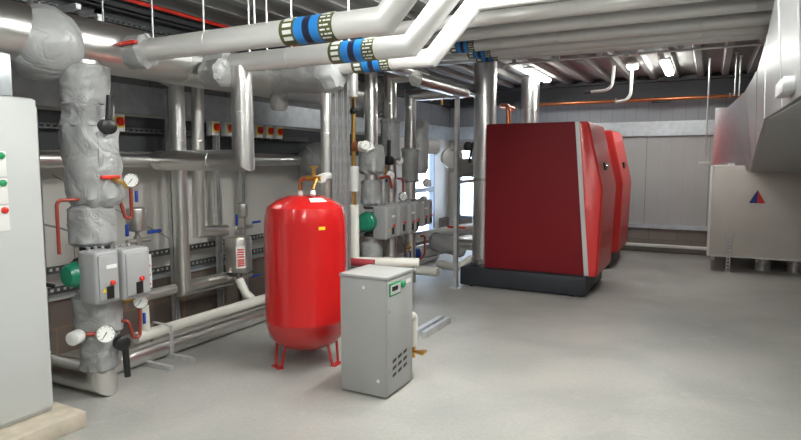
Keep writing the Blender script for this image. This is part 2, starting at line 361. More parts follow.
# ------------------------------------------------------------------ control cabinet, left
cab = thing('control_cabinet', 'tall off-white control cabinet on a cream concrete plinth', 'cabinet', (-3.7, 1.4, .10))
part('cabinet_body', MB().rbox((-4.05, .55, .10), (-3.47, 2.09, 1.965), .012), 'cab', cab)
dr = part('cabinet_door', MB().rbox((-3.47, 1.34, .13), (-3.45, 2.085, 1.955), .006), 'cab', cab)
part('cabinet_door', MB().rbox((-3.47, .56, .13), (-3.45, 1.33, 1.955), .006), 'cab', cab)
for z, c in ((1.615, 'lamp_green'), (1.465, 'lamp_green'), (1.315, 'knob_red')):
    p = part('name_strip', MB().rbox((-3.45, 1.78, z-.095), (-3.446, 1.90, z+.045), .002), 'paper', cab, dr)
    part('indicator_button', MB().lathe((-3.446, 1.875, z+.02), (1, 0, 0), [(.019, 0), (.019, .008), (.015, .016), (.006, .019)], 18), c, cab, dr)
part('cabinet_handle', MB().rbox((-3.45, 1.37, 1.0), (-3.42, 1.40, 1.18), .01), 'black', cab, dr)
single('cabinet_plinth', MB().rbox((-4.10, .45, 0), (-3.28, 2.18, .10), .01), 'pad', 'cream concrete plinth under the off-white control cabinet', 'plinth', (-3.7, 1.3, 0))
tr = thing('cable_trunking', 'pale steel trunking box standing on top of the control cabinet', 'trunking', (-3.75, 1.5, 1.97))
part('trunking_body', MB().rbox((-3.90, .9, 1.968), (-3.56, 2.02, 2.215), .006), 'band', tr)
part('trunking_lid', MB().rbox((-3.56, .9, 1.975), (-3.545, 2.015, 2.21), .004), 'band', tr)
# ------------------------------------------------------------------ main header along the left wall
HX, HZ = -3.82, 2.40
hd = thing('header_pipe', 'large silver insulated header pipe running along the left wall', 'pipe', (HX, 1.0, HZ-.18))
part('pipe_cladding', MB().tube([(HX, .6, HZ), (HX, 6.85, HZ)], .178, 40, seams=1.1), 'alu', hd)
part('flange_jacket', MB().ball((HX+.01, 2.37, 2.355), .245, 2, .92), 'jacket', hd, label='big round grey insulation jacket')
part('flange_jacket', MB().jacket((HX, 6.2, HZ), (HX, 6.75, HZ), .25, 5), 'jacket_dark', hd)
# ------------------------------------------------------------------ front riser under the header
RX, RY = -3.67, 2.56
rs = thing('pump_riser', 'grey jacketed riser dropping from the header beside the control cabinet', 'pipe', (RX, RY, 0))
part('pipe_cladding', MB().tube([(RX, RY, 1.06), (RX, RY, 2.26)], .09, 28), 'alu', rs)
part('pipe_cladding', MB().tube([(RX, RY, .66), (RX, RY, .105), (RX-.55, RY-.02, .105)], .10, 28), 'alu', rs, label='silver mitred elbow at floor')
j1 = part('valve_jacket', MB().jacket((RX-.01, RY, 1.96), (RX-.02, RY, 2.23), .155, 1, end=.86), 'jacket', rs)
part('valve_jacket', MB().jacket((RX-.01, RY, 1.82), (RX-.01, RY, 2.0), .158, 17, lump=.16), 'jacket', rs)
j2 = part('valve_jacket', MB().jacket((RX+.02, RY+.02, 1.30), (RX-.01, RY, 1.87), .176, 2, lump=.09), 'jacket', rs)
part('valve_jacket', MB().jacket((RX, RY-.01, 1.04), (RX, RY-.01, 1.32), .148, 3), 'jacket', rs)
part('valve_jacket', MB().jacket((RX, RY, .43), (RX, RY, .72), .155, 4), 'jacket', rs)
j5 = part('valve_jacket', MB().jacket((RX, RY, .17), (RX, RY, .46), .128, 5), 'jacket', rs)
part('jacket_flap', MB().rbox((RX+.125, RY-.06, 1.55), (RX+.172, RY+.10, 1.80), .02), 'jacket', rs, j2)
lever(rs, (RX+.19, RY+.0, 1.83), (RX+.20, RY+.0, 1.84), (RX+.20, RY+.02, 2.03), r=.022, hub=.05, parent=j1)
lever(rs, (RX+.16, RY+.05, .37), (RX+.18, RY+.06, .37), (RX+.18, RY+.07, .13), r=.022, hub=.05, parent=j5)
part('drain_tap', MB().tube([(RX+.15, RY+.02, 1.49), (RX+.23, RY+.02, 1.49)], .014, 12).tube([(RX+.20, RY+.02, 1.49), (RX+.215, RY+.08, 1.46), (RX+.215, RY+.10, 1.43)], .013, 12), 'brass', rs, j2)
part('tap_handle', MB().rbox((RX+.185, RY-.07, 1.49), (RX+.205, RY+.07, 1.515), .006), 'lever_red', rs, j2)
part('impulse_tube', MB().tube(fillet([(-3.62, 2.66, 1.34), (-3.58, 2.70, 1.34), (-3.58, 2.74, 1.21), (-3.58, 2.79, 1.21), (-3.58, 2.79, 1.42)], .06), .012, 12), 'red_copper', rs)
gauge(rs, (-3.57, 2.79, 1.475), (.75, -.65, .05), .052)
part('gauge_cock', MB().rbox((-3.575, 2.815, 1.32), (-3.56, 2.835, 1.40), .004), 'lever_blue', rs)
part('impulse_tube', MB().tube(fillet([(-3.62, 2.45, 1.36), (-3.62, 2.28, 1.36), (-3.62, 2.28, 1.02)], .04), .011, 12), 'red_copper', rs)
part('impulse_tube', MB().tube(fillet([(-3.58, 2.62, .50), (-3.50, 2.66, .52), (-3.50, 2.70, .38), (-3.50, 2.75, .38), (-3.50, 2.76, .58)], .05), .012, 12), 'red_copper', rs)
gauge(rs, (-3.49, 2.76, .63), (.75, -.65, .05), .052)
part('gauge_cock', MB().rbox((-3.505, 2.78, .46), (-3.49, 2.80, .54), .004), 'lever_blue', rs)
gauge(rs, (RX+.15, RY-.06, .46), (.9, -.35, .25), .062, 'thermometer')
part('end_cap', MB().lathe((RX+.05, RY-.20, .46), (.4, -1, 0), [(.04, -.04), (.046, -.03), (.046, .04), (.038, .045)], 22), 'white', rs)
part('impulse_tube', MB().tube([(RX+.08, RY-.15, .47), (RX+.14, RY-.06, .46)], .015, 10), 'red_copper', rs)
PG = 'grey twin-head pumps on the risers'
pump((RX, RY, .865), 'twin-head grey pump with green motor beside the control cabinet', PG, sm=.88, sz=.94, heads=((-.18, -.005, .0), (.02, .24, -.01)))
# ------------------------------------------------------------------ rack of three silver pipes with a rising dog-leg
def marker(root, x0, y, z, r=.079, k=1.):
    """pipe identification tape: olive, blue, navy, blue, olive with white printed marks"""
    segs = [('olive', .105), ('blue', .062), ('dkblue', .05), ('blue', .062), ('olive', .095)]
    x = x0; first = True; root_part = None
    names = ['marker_tape']*5
    for m, w in segs:
        w *= k; p = part('marker_tape', MB().tube([(x, y, z), (x+w, y, z)], r, 28), m, root)
        if m == 'olive':
            mk = MB()
            if first:
                for a in range(-2, 3):
                    t = a*.5+1.3
                    q = [V((x+w*.25, y+math.sin(t+d)*(-1)*(r+.001), z+math.cos(t+d)*(r+.001))) for d in (-.15, .15)]
                    q2 = [V((x+w*.85, v.y, v.z)) for v in (q[1], q[0])]
                    nrm = V((0, -math.sin(t), math.cos(t)))*.002; mk.prism(q+q2, nrm)
                first = False
            else:
                for a in range(-4, 5):
                    for c in range(3):
                        t = a*.32+1.3; xx = x+w*(.15+.25*c); ww = w*(.12+.08*((a+c) % 3))
                        q = [V((xx, y-math.sin(t+d)*(r+.001), z+math.cos(t+d)*(r+.001))) for d in (-.06, .06)]
                        q2 = [V((xx+ww, v.y, v.z)) for v in (q[1], q[0])]
                        mk.prism(q+q2, V((0, -math.sin(t), math.cos(t)))*.0015)
            part('printed_marks', mk, 'paper', root, p)
        x += w
Z2 = 2.88
def rack_pipe(y, xl, xj, z1, label, band, side, hjacket):
    t = thing('dogleg_pipe', label, 'pipe', (xl, y, z1-.075)); dz = Z2-z1
    part('pipe_lagging', MB().tube([(xl, y, z1), (xj, y, z1), (xj+dz*.95, y, Z2), (3.2, y, Z2)], .076, 32, seams=.95), 'foil', t)
    marker(t, band, y, z1)
    return t
a = rack_pipe(2.93, -3.50, -1.62, 2.38, 'nearest silver ceiling pipe with blue bands and dog-leg bend', -2.30, 1, 0)
vj = part('valve_jacket', MB().jacket((-3.72, 2.93, 2.375), (-3.50, 2.93, 2.378), .115, 8), 'jacket', a)
part('valve_neck', MB().cyl((-3.52, 2.93, 2.378), (-3.44, 2.93, 2.38), .06, 20), 'jacket_dark', a)
part('valve_handle', MB().rbox((-3.66, 2.79, 2.40), (-3.48, 2.82, 2.425), .008), 'lever_red', a, vj)
b = rack_pipe(3.7, -3.45, -1.85, 2.395, 'middle silver ceiling pipe with blue bands and dog-leg bend', -2.48, 1, 0)
part('valve_jacket', MB().jacket((-4.30, 3.7, 2.40), (-3.50, 3.7, 2.385), .135, 9), 'jacket', b)
vj = part('valve_jacket', MB().jacket((-3.62, 3.58, 2.30), (-3.40, 3.56, 2.30), .115, 10), 'jacket', b)
part('handwheel', MB().lathe((-3.66, 3.66, 2.53), (0, -.2, 1), [(.02, -.06), (.02, 0), (.075, .005), (.08, .02), (.075, .035), (.02, .03)], 24), 'black', b)
c = rack_pipe(4.6, -3.02, -2.10, 2.47, 'farthest silver ceiling pipe with blue bands and dog-leg bend', -2.85, 1, 0)
part('valve_jacket', MB().jacket((-4.05, 4.55, 2.46), (-2.98, 4.55, 2.42), .20, 11, n=20), 'jacket', c, label='long grey insulation jacket')
part('valve_jacket', MB().jacket((-3.72, 4.6, 2.10), (-3.72, 4.6, 2.45), .09, 12), 'jacket', c)
part('id_card', MB().rbox((-3.52, 4.33, 2.44), (-3.25, 4.335, 2.50), .002), 'paper', c)
# straight ceiling pipes behind the dog-legs
def ceil_pipe(y, xl, r, z, label, band=None):
    t = thing('ceiling_pipe', label, 'pipe', (xl, y, z-r))
    part('pipe_lagging', MB().tube([(xl, y, z), (3.2, y, z)], r, 32, seams=1.3), 'foil', t)
    if band is not None: marker(t, band, y, z, r+.004, .75)
    return t
ceil_pipe(5.17, -3.1, .064, Z2, 'plain silver ceiling pipe just behind the last dog-leg')
ceil_pipe(5.70, -3.1, .064, Z2, 'plain silver ceiling pipe in front of the banded straight ones')
ceil_pipe(6.24, -3.5, .074, Z2, 'thickest straight silver ceiling pipe with blue marker bands', -2.60)
ceil_pipe(6.72, -3.5, .066, 2.885, 'middle straight silver ceiling pipe with blue marker bands', -2.58)
ceil_pipe(7.10, -3.5, .064, 2.90, 'straight silver ceiling pipe with blue bands nearest the conduit', -2.62)
for q in ((-3.46, 2.93, 2.45), (-2.55, 2.93, 2.45), (-3.10, 3.7, 2.47), (-2.35, 3.7, 2.47), (-2.98, 2.93, 2.45), (-3.28, 3.7, 2.47), (-2.86, 3.7, 2.47)): rod(*q)
rod(-4.07, 3.0, 2.56, 'thin galvanised drop rod above the header pipe', group=None)
# ------------------------------------------------------------------ pipes in front of the left wall
def pipe(name, label, pts, r, m='alu', seg=26, seams=.9, cat='pipe', group=None, extra=()):
    mb = MB().tube(pts, r, seg, seams=seams)
    lo = min((V(p) for p in pts), key=lambda p: p.z)
    return single(name, mb, m, label, cat, lo, group)
t = thing('drop_pipe', 'wide silver drop pipe mitred into a level pipe left of red vessel', 'pipe', (-3.36, 3.7, 1.55))
part('pipe_cladding', MB().tube([(-3.37, 3.7, 2.36), (-3.37, 3.7, 1.615), (-4.46, 3.78, 1.615)], .088, 30, seams=.6), 'alu', t)
wp = thing('level_pipe', 'horizontal silver pipe along the wall below the isolator switches', 'pipe', (-4.52, 2.2, 1.57))
part('pipe_cladding', MB().tube([(-4.52, 2.2, 1.62), (-4.52, 6.0, 1.62)], .058, 26, seams=.8), 'alu', wp)
part('valve_jacket', MB().lathe((-4.46, 5.92, 1.62), (0, 1, 0), [(.07, 0), (.10, .02), (.20, .18), (.235, .34), (.24, .6), (.19, .72), (.1, .76)], 30), 'jacket_dark', wp)
part('jacket_tie', MB().tube([(-4.30, 5.80, 1.80), (-4.25, 5.86, 1.72), (-4.24, 5.84, 1.60)], .008, 8), 'cable', wp)
pipe('drop_pipe', 'tall silver drop pipe mitred near the floor left of the steel pot', [(-4.40, 3.96, 2.34), (-4.40, 3.96, .40), (-4.40, 4.60, .39)], .072)
pipe('drop_pipe', 'thinner silver drop pipe turning level above the steel pot', [(-4.40, 4.22, 2.34), (-4.40, 4.18, .92), (-4.40, 4.54, .90)], .058)
pipe('drop_pipe', 'silver pipe dropping behind red vessel beside the strut uprights', [(-3.14, 4.55, 2.40), (-3.14, 4.55, .0)], .052)
for x, y, z0, z1, lb in ((-4.64, 4.07, 0, 2.3, 'galvanised strut upright behind the tall silver drop pipe'), (-4.64, 4.68, 0, 2.0, 'galvanised strut upright on wall left of the steel pot'), (-4.64, 5.06, 0, 2.0, 'galvanised strut upright behind the steel pot'), (-4.40, 2.62, .02, 2.0, 'dark strut upright between control cabinet and grey riser')):
    st = MB().box((x-.02, y-.03, z0), (x-.016, y+.03, z1)).box((x-.02, y-.03, z0), (x+.03, y-.024, z1)).box((x-.02, y+.024, z0), (x+.03, y+.03, z1))
    st.box((x+.026, y-.03, z0), (x+.03, y-.012, z1)).box((x+.026, y+.012, z0), (x+.03, y+.03, z1))
    single('strut_upright', st, 'galv', lb, 'strut', (x, y, z0))
def ladder(name, label, x, y0, y1, z, h, cat='cable tray', za=None):
    mb = MB().box((x, y0, z), (x+.012, y1, z+h*.28)).box((x, y0, z+h*.72), (x+.012, y1, z+h)).box((x, y0, z), (x+.05, y1, z+.004))
    y = y0
    while y < y1: mb.box((x, y, z), (x+.012, y+.022, z+h)); y += .055
    return single(name, mb, 'rail', label, cat, (x, y0, z))
ladder('perforated_rail', 'upper perforated steel rail along the lower left wall', -4.70, 2.4, 8.6, .70, .055)
ladder('perforated_rail', 'lower perforated steel rail just above the wall ledge', -4.70, 2.4, 8.6, .53, .055)
ladder('switch_rail', 'perforated steel rail carrying the red and yellow isolator switches', -4.72, 2.4, 6.4, 1.87, .045, 'rail')
ladder('cable_tray', 'dark cable tray high on the left wall above the header', -4.66, 1.0, 6.0, 2.80, .05)
# isolator switches
def isolator(loc, label):
    x, y, z = loc; t = thing('isolator_switch', label, 'switch', loc, 'rotary isolators on the wall rail')
    part('enclosure', MB().rbox((x, y-.055, z), (x+.09, y+.055, z+.15), .006), 'white', t)
    p = part('switch_plate', MB().rbox((x+.09, y-.046, z+.035), (x+.096, y+.046, z+.13), .003), 'yellow', t)
    part('switch_knob', MB().lathe((x+.096, y, z+.085), (1, 0, 0), [(.038, 0), (.038, .014), (.03, .03)], 20).rbox((x+.11, y-.008, z+.05), (x+.14, y+.008, z+.12), .003), 'knob_red', t, p)
    for q in (-.02, .025): part('cable_gland', MB().cyl((x+.045, y+q, z-.03), (x+.045, y+q, z+.005), .011, 10), 'black', t)
    return t
p0 = isolator((-4.70, 3.51, 1.87), 'lone red and yellow isolator switch right of the grey jacketed riser')
for y, lb in ((4.66, 'left isolator switch of the pair left of the wide drop pipe'), (4.87, 'right isolator switch of the pair left of the wide drop pipe'), (5.34, 'isolator switch just right of the wide drop pipe'), (5.52, 'middle isolator switch of the three right of the drop pipe'), (5.70, 'rightmost isolator switch on the wall rail')):
    duplicate(p0, (-4.70, y, 1.88), lb)
# steel pots
def pot(loc, r, h, label, big):
    x, y, z = loc; t = thing('steel_pot' if big else 'air_vessel', label, 'vessel', loc)
    b = part('pot_body', MB().lathe(loc, (0, 0, 1), [(r*.5, -.012), (r*.96, 0), (r, .012), (r, h-.012), (r*.96, h), (r*.4, h+.012)], 30), 'steel', t)
    part('stem', MB().cyl((x, y, z-.18), (x, y, z), .018, 14).cyl((x, y, z-.10), (x, y, z-.05), .028, 14), 'steel', t)
    if big:
        part('instruction_label', MB().box((x+r*.55, y-r*.88, z+.06), (x+r*.6, y-r*.30, z+.28)), 'paper', t) if False else None
        lab = MB(); red = MB()
        for k in range(8):
            a0, a1 = -1.0+k*.085, -1.0+(k+1)*.085
            lab.prism([(x+math.cos(a0)*(r+.001), y+math.sin(a0)*(r+.001), z+.05), (x+math.cos(a1)*(r+.001), y+math.sin(a1)*(r+.001), z+.05), (x+math.cos(a1)*(r+.001), y+math.sin(a1)*(r+.001), z+.28), (x+math.cos(a0)*(r+.001), y+math.sin(a0)*(r+.001), z+.28)], (math.cos(a0)*.002, math.sin(a0)*.002, 0))
            if 1 <= k <= 6:
                for zz in (.07, .09, .11, .13, .16, .185, .21, .235):
                    red.prism([(x+math.cos(a0)*(r+.003), y+math.sin(a0)*(r+.003), z+zz), (x+math.cos(a1)*(r+.003), y+math.sin(a1)*(r+.003), z+zz), (x+math.cos(a1)*(r+.003), y+math.sin(a1)*(r+.003), z+zz+.014), (x+math.cos(a0)*(r+.003), y+math.sin(a0)*(r+.003), z+zz+.014)], (math.cos(a0)*.0015, math.sin(a0)*.0015, 0))
        l = part('instruction_label', lab, 'paper', t); part('printed_lines', red, 'label_red', t, l)
        part('yellow_sticker', MB().box((x+.02, y-.07, z+h+.002), (x+.07, y+.03, z+h+.008)), 'yellow', t)
    return t
pt = pot((-4.30, 4.61, .47), .135, .36, 'brushed steel pot with red and white label beside red vessel', True)
part('valve_body', MB().cyl((-4.30, 4.58, .92), (-4.30, 4.82, .92), .022, 14).cyl((-4.30, 4.70, .83), (-4.30, 4.70, 1.02), .02, 14), 'steel', pt)
part('valve_lever', MB().rbox((-4.28, 4.555, .95), (-4.265, 4.58, 1.07), .005), 'lever_blue', pt)
part('valve_lever', MB().rbox((-4.28, 4.80, .95), (-4.265, 4.93, .975), .005), 'lever_blue', pt)
part('valve_body', MB().cyl((-4.30, 4.55, .40), (-4.30, 4.80, .40), .022, 14).cyl((-4.30, 4.66, .36), (-4.30, 4.66, .48), .02, 14), 'steel', pt)
part('valve_lever', MB().rbox((-4.28, 4.64, .29), (-4.265, 4.66, .37), .005), 'lever_blue', pt)
part('valve_lever', MB().rbox((-4.28, 4.78, .37), (-4.265, 4.92, .395), .005), 'lever_blue', pt)
pot((-4.30, 4.68, 1.04), .062, .13, 'small steel canister standing above the labelled steel pot', False)
t = pot((-4.18, 3.30, 1.04), .08, .18, 'small steel canister between the front riser and the wall', False)
part('valve_body', MB().cyl((-4.18, 3.20, .95), (-4.18, 3.42, .95), .02, 12).cyl((-4.18, 3.32, .80), (-4.18, 3.32, .98), .02, 12), 'steel', t)
part('valve_lever', MB().rbox((-4.16, 3.17, 1.0), (-4.145, 3.20, 1.10), .006), 'lever_blue', t)
part('valve_lever', MB().rbox((-4.16, 3.38, 1.0), (-4.145, 3.52, 1.03), .006), 'lever_blue', t)
sgn = thing('instruction_sign', 'white sign with red print behind the front pump', 'sign', (-4.3, 3.50, .50))
part('sign_plate', MB().rbox((-4.31, 3.42, .50), (-4.30, 3.53, .80), .002), 'paper', sgn)
rp = MB()
for k in range(9): rp.box((-4.30, 3.435, .53+k*.027), (-4.298, 3.515-.015*(k % 3), .545+k*.027))
part('printed_lines', rp, 'label_red', sgn)
# floor-level pipes on the left
fp = thing('floor_pipe', 'large silver pipe lying along the floor by the left wall', 'pipe', (-3.98, 2.2, 0))
part('pipe_cladding', MB().tube([(-3.93, 2.72, .078), (-3.93, 8.8, .078)], .074, 30, seams=1.0), 'alu', fp)
t = thing('floor_bracket', 'galvanised U-strut bracket gripping the floor pipes left of red vessel', 'bracket', (-3.9, 3.2, 0))
part('base_strut', MB().box((-4.2, 3.08, 0), (-3.60, 3.12, .035)).box((-4.2, 3.30, 0), (-3.60, 3.34, .035)), 'galv', t)
part('pipe_clip', MB().box((-3.852, 3.305, .02), (-3.844, 3.335, .27)).tube([(-3.848, 3.32, .25), (-3.88, 3.32, .27), (-4.05, 3.32, .27), (-4.08, 3.32, .24)], .01, 8).box((-4.085, 3.305, .02), (-4.077, 3.335, .25)), 'galv', t)
wpz = thing('condensate_pipe', 'white lagged pipe lying above the silver floor pipe', 'pipe', (-4.1, 3.12, .2))
part('pipe_lagging', MB().tube([(-4.0, 3.10, .20), (-4.0, 5.6, .20)], .047, 24), 'white_pipe', wpz)
part('branch_pipe', MB().tube([(-4.0, 3.20, .20), (-4.02, 3.21, .44)], .036, 20), 'white_pipe', wpz)
part('branch_pipe', MB().tube([(-4.0, 4.50, .20), (-4.08, 4.46, .29), (-4.16, 4.46, .42)], .042, 20), 'white_pipe', wpz)
t = thing('drain_valve', 'brass drain valve with short silver stub behind the front gauge', 'valve', (-4.2, 3.4, .40))
part('valve_body', MB().cyl((-4.2, 3.15, .47), (-4.2, 3.29, .47), .025, 14).lathe((-4.2, 3.29, .47), (0, 1, 0), [(.03, -.05), (.045, -.03), (.045, .03), (.03, .05)], 8).cyl((-4.2, 3.29, .47), (-4.2, 3.29, .55), .014, 10), 'brass', t)
part('pipe_stub', MB().cyl((-4.2, 3.29, .47), (-4.2, 3.68, .47), .045, 20), 'alu', t)
part('plug', MB().cyl((-4.16, 3.31, .40), (-4.12, 3.30, .40), .02, 12), 'white', t)
# cables
def cable(label, pts, r=.008, m='cable', rad=.08):
    return single('cable', MB().tube(fillet(pts, rad, 5), r, 8), m, label, 'cable', min((V(p) for p in pts), key=lambda p: p.z))
cable('dark cable looping from the wall to the front pump motor', [(-4.45, 2.3, .80), (-4.1, 2.15, .90), (-3.85, 2.2, .84), (-3.72, 2.30, .80)], .013, 'black')
cable('grey cable sagging across the wall behind the grey riser', [(-4.70, 2.4, 1.25), (-4.65, 3.0, 1.05), (-4.68, 3.5, .75)])
cable('thin grey cable slanting down the pale wall panel', [(-4.72, 2.95, 1.50), (-4.74, 4.1, .85), (-4.72, 4.2, .76)], .005)
cable('grey cable running up beside the first isolator switch', [(-4.68, 3.53, 1.85), (-4.68, 3.55, 1.6), (-4.7, 3.8, 1.58)], .007)
single('steel_bracket', MB().box((-4.8, 3.00, 2.78), (-4.38, 3.04, 2.82)).box((-4.42, 3.00, 2.66), (-4.38, 3.22, 2.70)).box((-4.42, 3.18, 2.66), (-4.38, 3.22, 2.82)).box((-4.8, 3.18, 2.78), (-4.38, 3.22, 2.82)), 'galv', 'galvanised steel bracket above the header behind the round jacket', 'bracket', (-4.6, 3.1, 2.6))
single('sprinkler_pipe', MB().tube([(-4.30, 1.5, 2.93), (-4.30, 8.5, 2.93)], .016, 14), 'lever_red', 'thin red pipe running under the ceiling along the left wall', 'pipe', (-4.30, 1.5, 2.91))
# ------------------------------------------------------------------ red expansion vessel
VX, VY, VR = -2.82, 3.78, .322
ev = thing('expansion_vessel', 'large glossy red expansion vessel standing on three legs', 'vessel', (VX, VY, 0))
pr = [(.03, .115), (.14, .125), (.23, .16), (.295, .225), (VR-.004, .31), (VR, .35), (VR+.004, .355), (VR+.004, .368), (VR, .375), (VR, 1.12), (VR-.008, 1.18), (.298, 1.25), (.23, 1.30), (.14, 1.335), (.05, 1.345), (.03, 1.345)]
part('tank', MB().lathe((VX, VY, 0), (0, 0, 1), pr, 56), 'red', ev)
for k in range(3):
    an = math.radians(6+120*k); cx, cyy = VX+math.cos(an)*.22, VY+math.sin(an)*.22
    u = V((-math.sin(an), math.cos(an), 0)); n_ = V((math.cos(an), math.sin(an), 0)); c0 = V((cx, cyy, 0)); lg = MB()
    for s_ in (-1, 1):
        top = c0+u*s_*.075+V((0, 0, .20)); bot = c0+u*s_*.045+n_*.03
        lg.prism([top-u*.012, top+u*.012, bot+u*.012, bot-u*.012], n_*.012)
    lg.prism([c0+n_*.02-u*.06, c0+n_*.02+u*.06, c0+n_*.07+u*.06, c0+n_*.07-u*.06], (0, 0, .008))
    part('leg', lg, 'red', ev)
part('neck', MB().cyl((VX-.04, VY, 1.34), (VX-.04, VY, 1.375), .022, 16), 'white', ev)
part('fill_pipe', MB().tube(fillet([(VX-.04, VY, 1.38), (VX-.04, VY, 1.475), (VX+.09, VY, 1.475)], .05), .016, 14), 'copper', ev)
vb = part('fill_valve', MB().cyl((VX+.03, VY, 1.475), (VX+.16, VY, 1.475), .022, 16).cyl((VX+.09, VY, 1.475), (VX+.09, VY, 1.56), .016, 12).lathe((VX+.09, VY, 1.55), (0, 0, 1), [(.016, 0), (.035, .005), (.035, .018), (.016, .022)], 16).cyl((VX+.13, VY-.02, 1.47), (VX+.13, VY-.07, 1.39), .014, 10), 'brass', ev)
part('drain_cap', MB().cyl((VX+.135, VY-.075, 1.38), (VX+.14, VY-.09, 1.35), .02, 12), 'white', ev, vb)
part('lagged_connection', MB().tube([(VX+.16, VY, 1.475), (-3.10, 4.52, 1.475)], .036, 18), 'foil', ev)
# label stickers follow the dome / wall
def patch(t, name, m, a0, a1, z0, z1, r0, r1):
    mb = MB(); n = 6; vs = []
    for k in range(n+1):
        an = a0+(a1-a0)*k/n
        for r, z in ((r0, z0), (r1, z1), (r0+.002, z0), (r1+.002, z1)): vs.append((VX+math.cos(an)*r, VY+math.sin(an)*r, z))
    fs = []
    for k in range(n): b_ = k*4; fs += [(b_+2, b_+6, b_+7, b_+3), (b_, b_+1, b_+5, b_+4), (b_, b_+4, b_+6, b_+2), (b_+1, b_+3, b_+7, b_+5)]
    mb.add(vs, fs); part(name, mb, m, t)
patch(ev, 'rating_label', 'paper', -.75, -.15, 1.300, 1.326, .238, .18)
patch(ev, 'yellow_sticker', 'yellow', -.62, -.46, 1.095, 1.12, VR+.001, VR+.001)
# ------------------------------------------------------------------ grey floor unit
gb = thing('grey_unit', 'light grey steel pressurisation unit on the floor beside the red vessel', 'machine', (-2.06, 3.65, 0))
gx0, gx1, gy0, gy1 = -2.225, -1.86, 3.37, 3.76
part('casing', MB().rbox((gx0, gy0, .012), (gx1-.004, gy1, .815), .006), 'boxgrey', gb)
part('lid', MB().rbox((gx0-.006, gy0-.006, .815), (gx1+.006, gy1+.006, .84), .006), 'boxgrey', gb)
fpn = part('front_panel', MB().rbox((gx1-.004, gy0+.004, .02), (gx1+.004, gy1-.004, .81), .003), 'boxgrey', gb)
X = gx1+.004
d = part('control_panel', MB().rbox((X, gy0+.03, .70), (X+.006, gy0+.19, .79), .003), 'lamp_green', gb, fpn)
part('display', MB().box((X+.006, gy0+.04, .713), (X+.008, gy0+.18, .778)), 'white_plate', gb, fpn)
part('display', MB().box((X+.008, gy0+.06, .735), (X+.010, gy0+.14, .765)), 'black', gb, fpn)
part('green_button', MB().lathe((X, gy0+.225, .755), (1, 0, 0), [(.024, 0), (.024, .012), (.018, .018)], 18), 'lamp_green', gb, fpn)
part('name_label', MB().box((X, gy0+.28, .75), (X+.002, gy0+.35, .778)), 'paper', gb, fpn)
for r_ in range(3):
    for q in range(3):
        yy, zz = gy0+.08+q*.08, .13+r_*.05+q*.01
        part('vent_slot', MB().prism([(X, yy, zz), (X, yy+.05, zz+.01), (X, yy+.05, zz+.03), (X, yy, zz+.02)], (.002, 0, 0)), 'black', gb, fpn)
for y, z in ((gy0+.03, .60), (gy0+.03, .20)): part('screw', MB().lathe((X, y, z), (1, 0, 0), [(.008, 0), (.008, .004)], 10), 'chrome', gb, fpn)
for x, z in ((gx0+.19, .755), (gx0+.30, .12)): part('screw', MB().lathe((x, gy0, z), (0, -1, 0), [(.012, 0), (.012, .004), (.006, .006)], 12), 'white', gb)
part('hose_loop', MB().tube(fillet([(gx0, gy0+.1, .62), (gx0-.03, gy0+.1, .60), (gx0-.03, gy0+.1, .50), (gx0, gy0+.1, .48)], .02), .012, 10), 'white', gb)
part('outlet_pipe', MB().tube(fillet([(gx1-.06, gy1, .46), (gx1-.06, gy1+.14, .46), (gx1-.06, gy1+.14, .22)], .05), .032, 18), 'white_pipe', gb)
part('outlet_tap', MB().cyl((gx1-.06, gy1+.14, .22), (gx1-.06, gy1+.14, .13), .016, 12).cyl((gx1-.12, gy1+.14, .19), (gx1+.05, gy1+.08, .19), .014, 12).rbox((gx1+.02, gy1+.05, .195), (gx1+.07, gy1+.11, .215), .006), 'brass', gb)
single('floor_channel', MB().box((-2.35, 4.75, 0), (-2.30, 5.35, .06)).box((-2.30, 4.75, 0), (-2.22, 5.35, .004)).box((-2.26, 4.75, 0), (-2.22, 5.35, .06)), 'galv', 'short galvanised channel lying on the floor behind the grey unit', 'channel', (-2.3, 5.0, 0))
# ------------------------------------------------------------------ expansion line riser left of the second pumps
ex = thing('expansion_riser', 'thin brass and white-lagged riser between strut frame and pumps', 'pipe', (-3.25, 5.2, .5))
part('brass_tube', MB().tube([(-3.25, 5.2, 1.0), (-3.25, 5.2, 2.4)], .022, 14), 'brass', ex)
part('lagged_section', MB().tube([(-3.25, 5.2, 2.26), (-3.25, 5.2, 2.62)], .048, 20), 'foil', ex)
part('lagged_section', MB().tube([(-3.25, 5.2, 1.30), (-3.25, 5.2, 1.56)], .052, 20), 'foil', ex)
part('lagged_section', MB().tube([(-3.25, 5.2, 1.16), (-3.25, 5.2, .56), (-2.62, 5.45, .56)], .052, 20), 'white_pipe', ex)
part('side_arm', MB().cyl((-3.25, 5.2, 1.76), (-3.17, 5.2, 1.76), .05, 18), 'copper', ex)
part('elbow_cap', MB().tube(fillet([(-3.17, 5.2, 1.76), (-3.08, 5.2, 1.76), (-3.05, 5.2, 1.71)], .04), .055, 18), 'white', ex)
gauge(ex, (-3.07, 5.14, 1.77), (.5, -.86, .1), .05)
part('check_valve', MB().lathe((-3.23, 5.17, 2.12), (.5, -.8, 0), [(.02, -.02), (.035, 0), (.035, .03), (.02, .04)], 14).rbox((-3.22, 5.13, 2.14), (-3.205, 5.15, 2.24), .005), 'black', ex)
single('red_tubing', MB().tube([(-3.22, 5.08, .58), (-3.10, 5.10, .575), (-2.98, 5.15, .57)], .042, 16), mat('dusky_red', (.32, .03, .04), .45), 'dusky red hose lying beside the white pipe behind the grey unit', 'tubing', (-3.1, 5.1, .56))  # short dusky red tube beside the white pipe
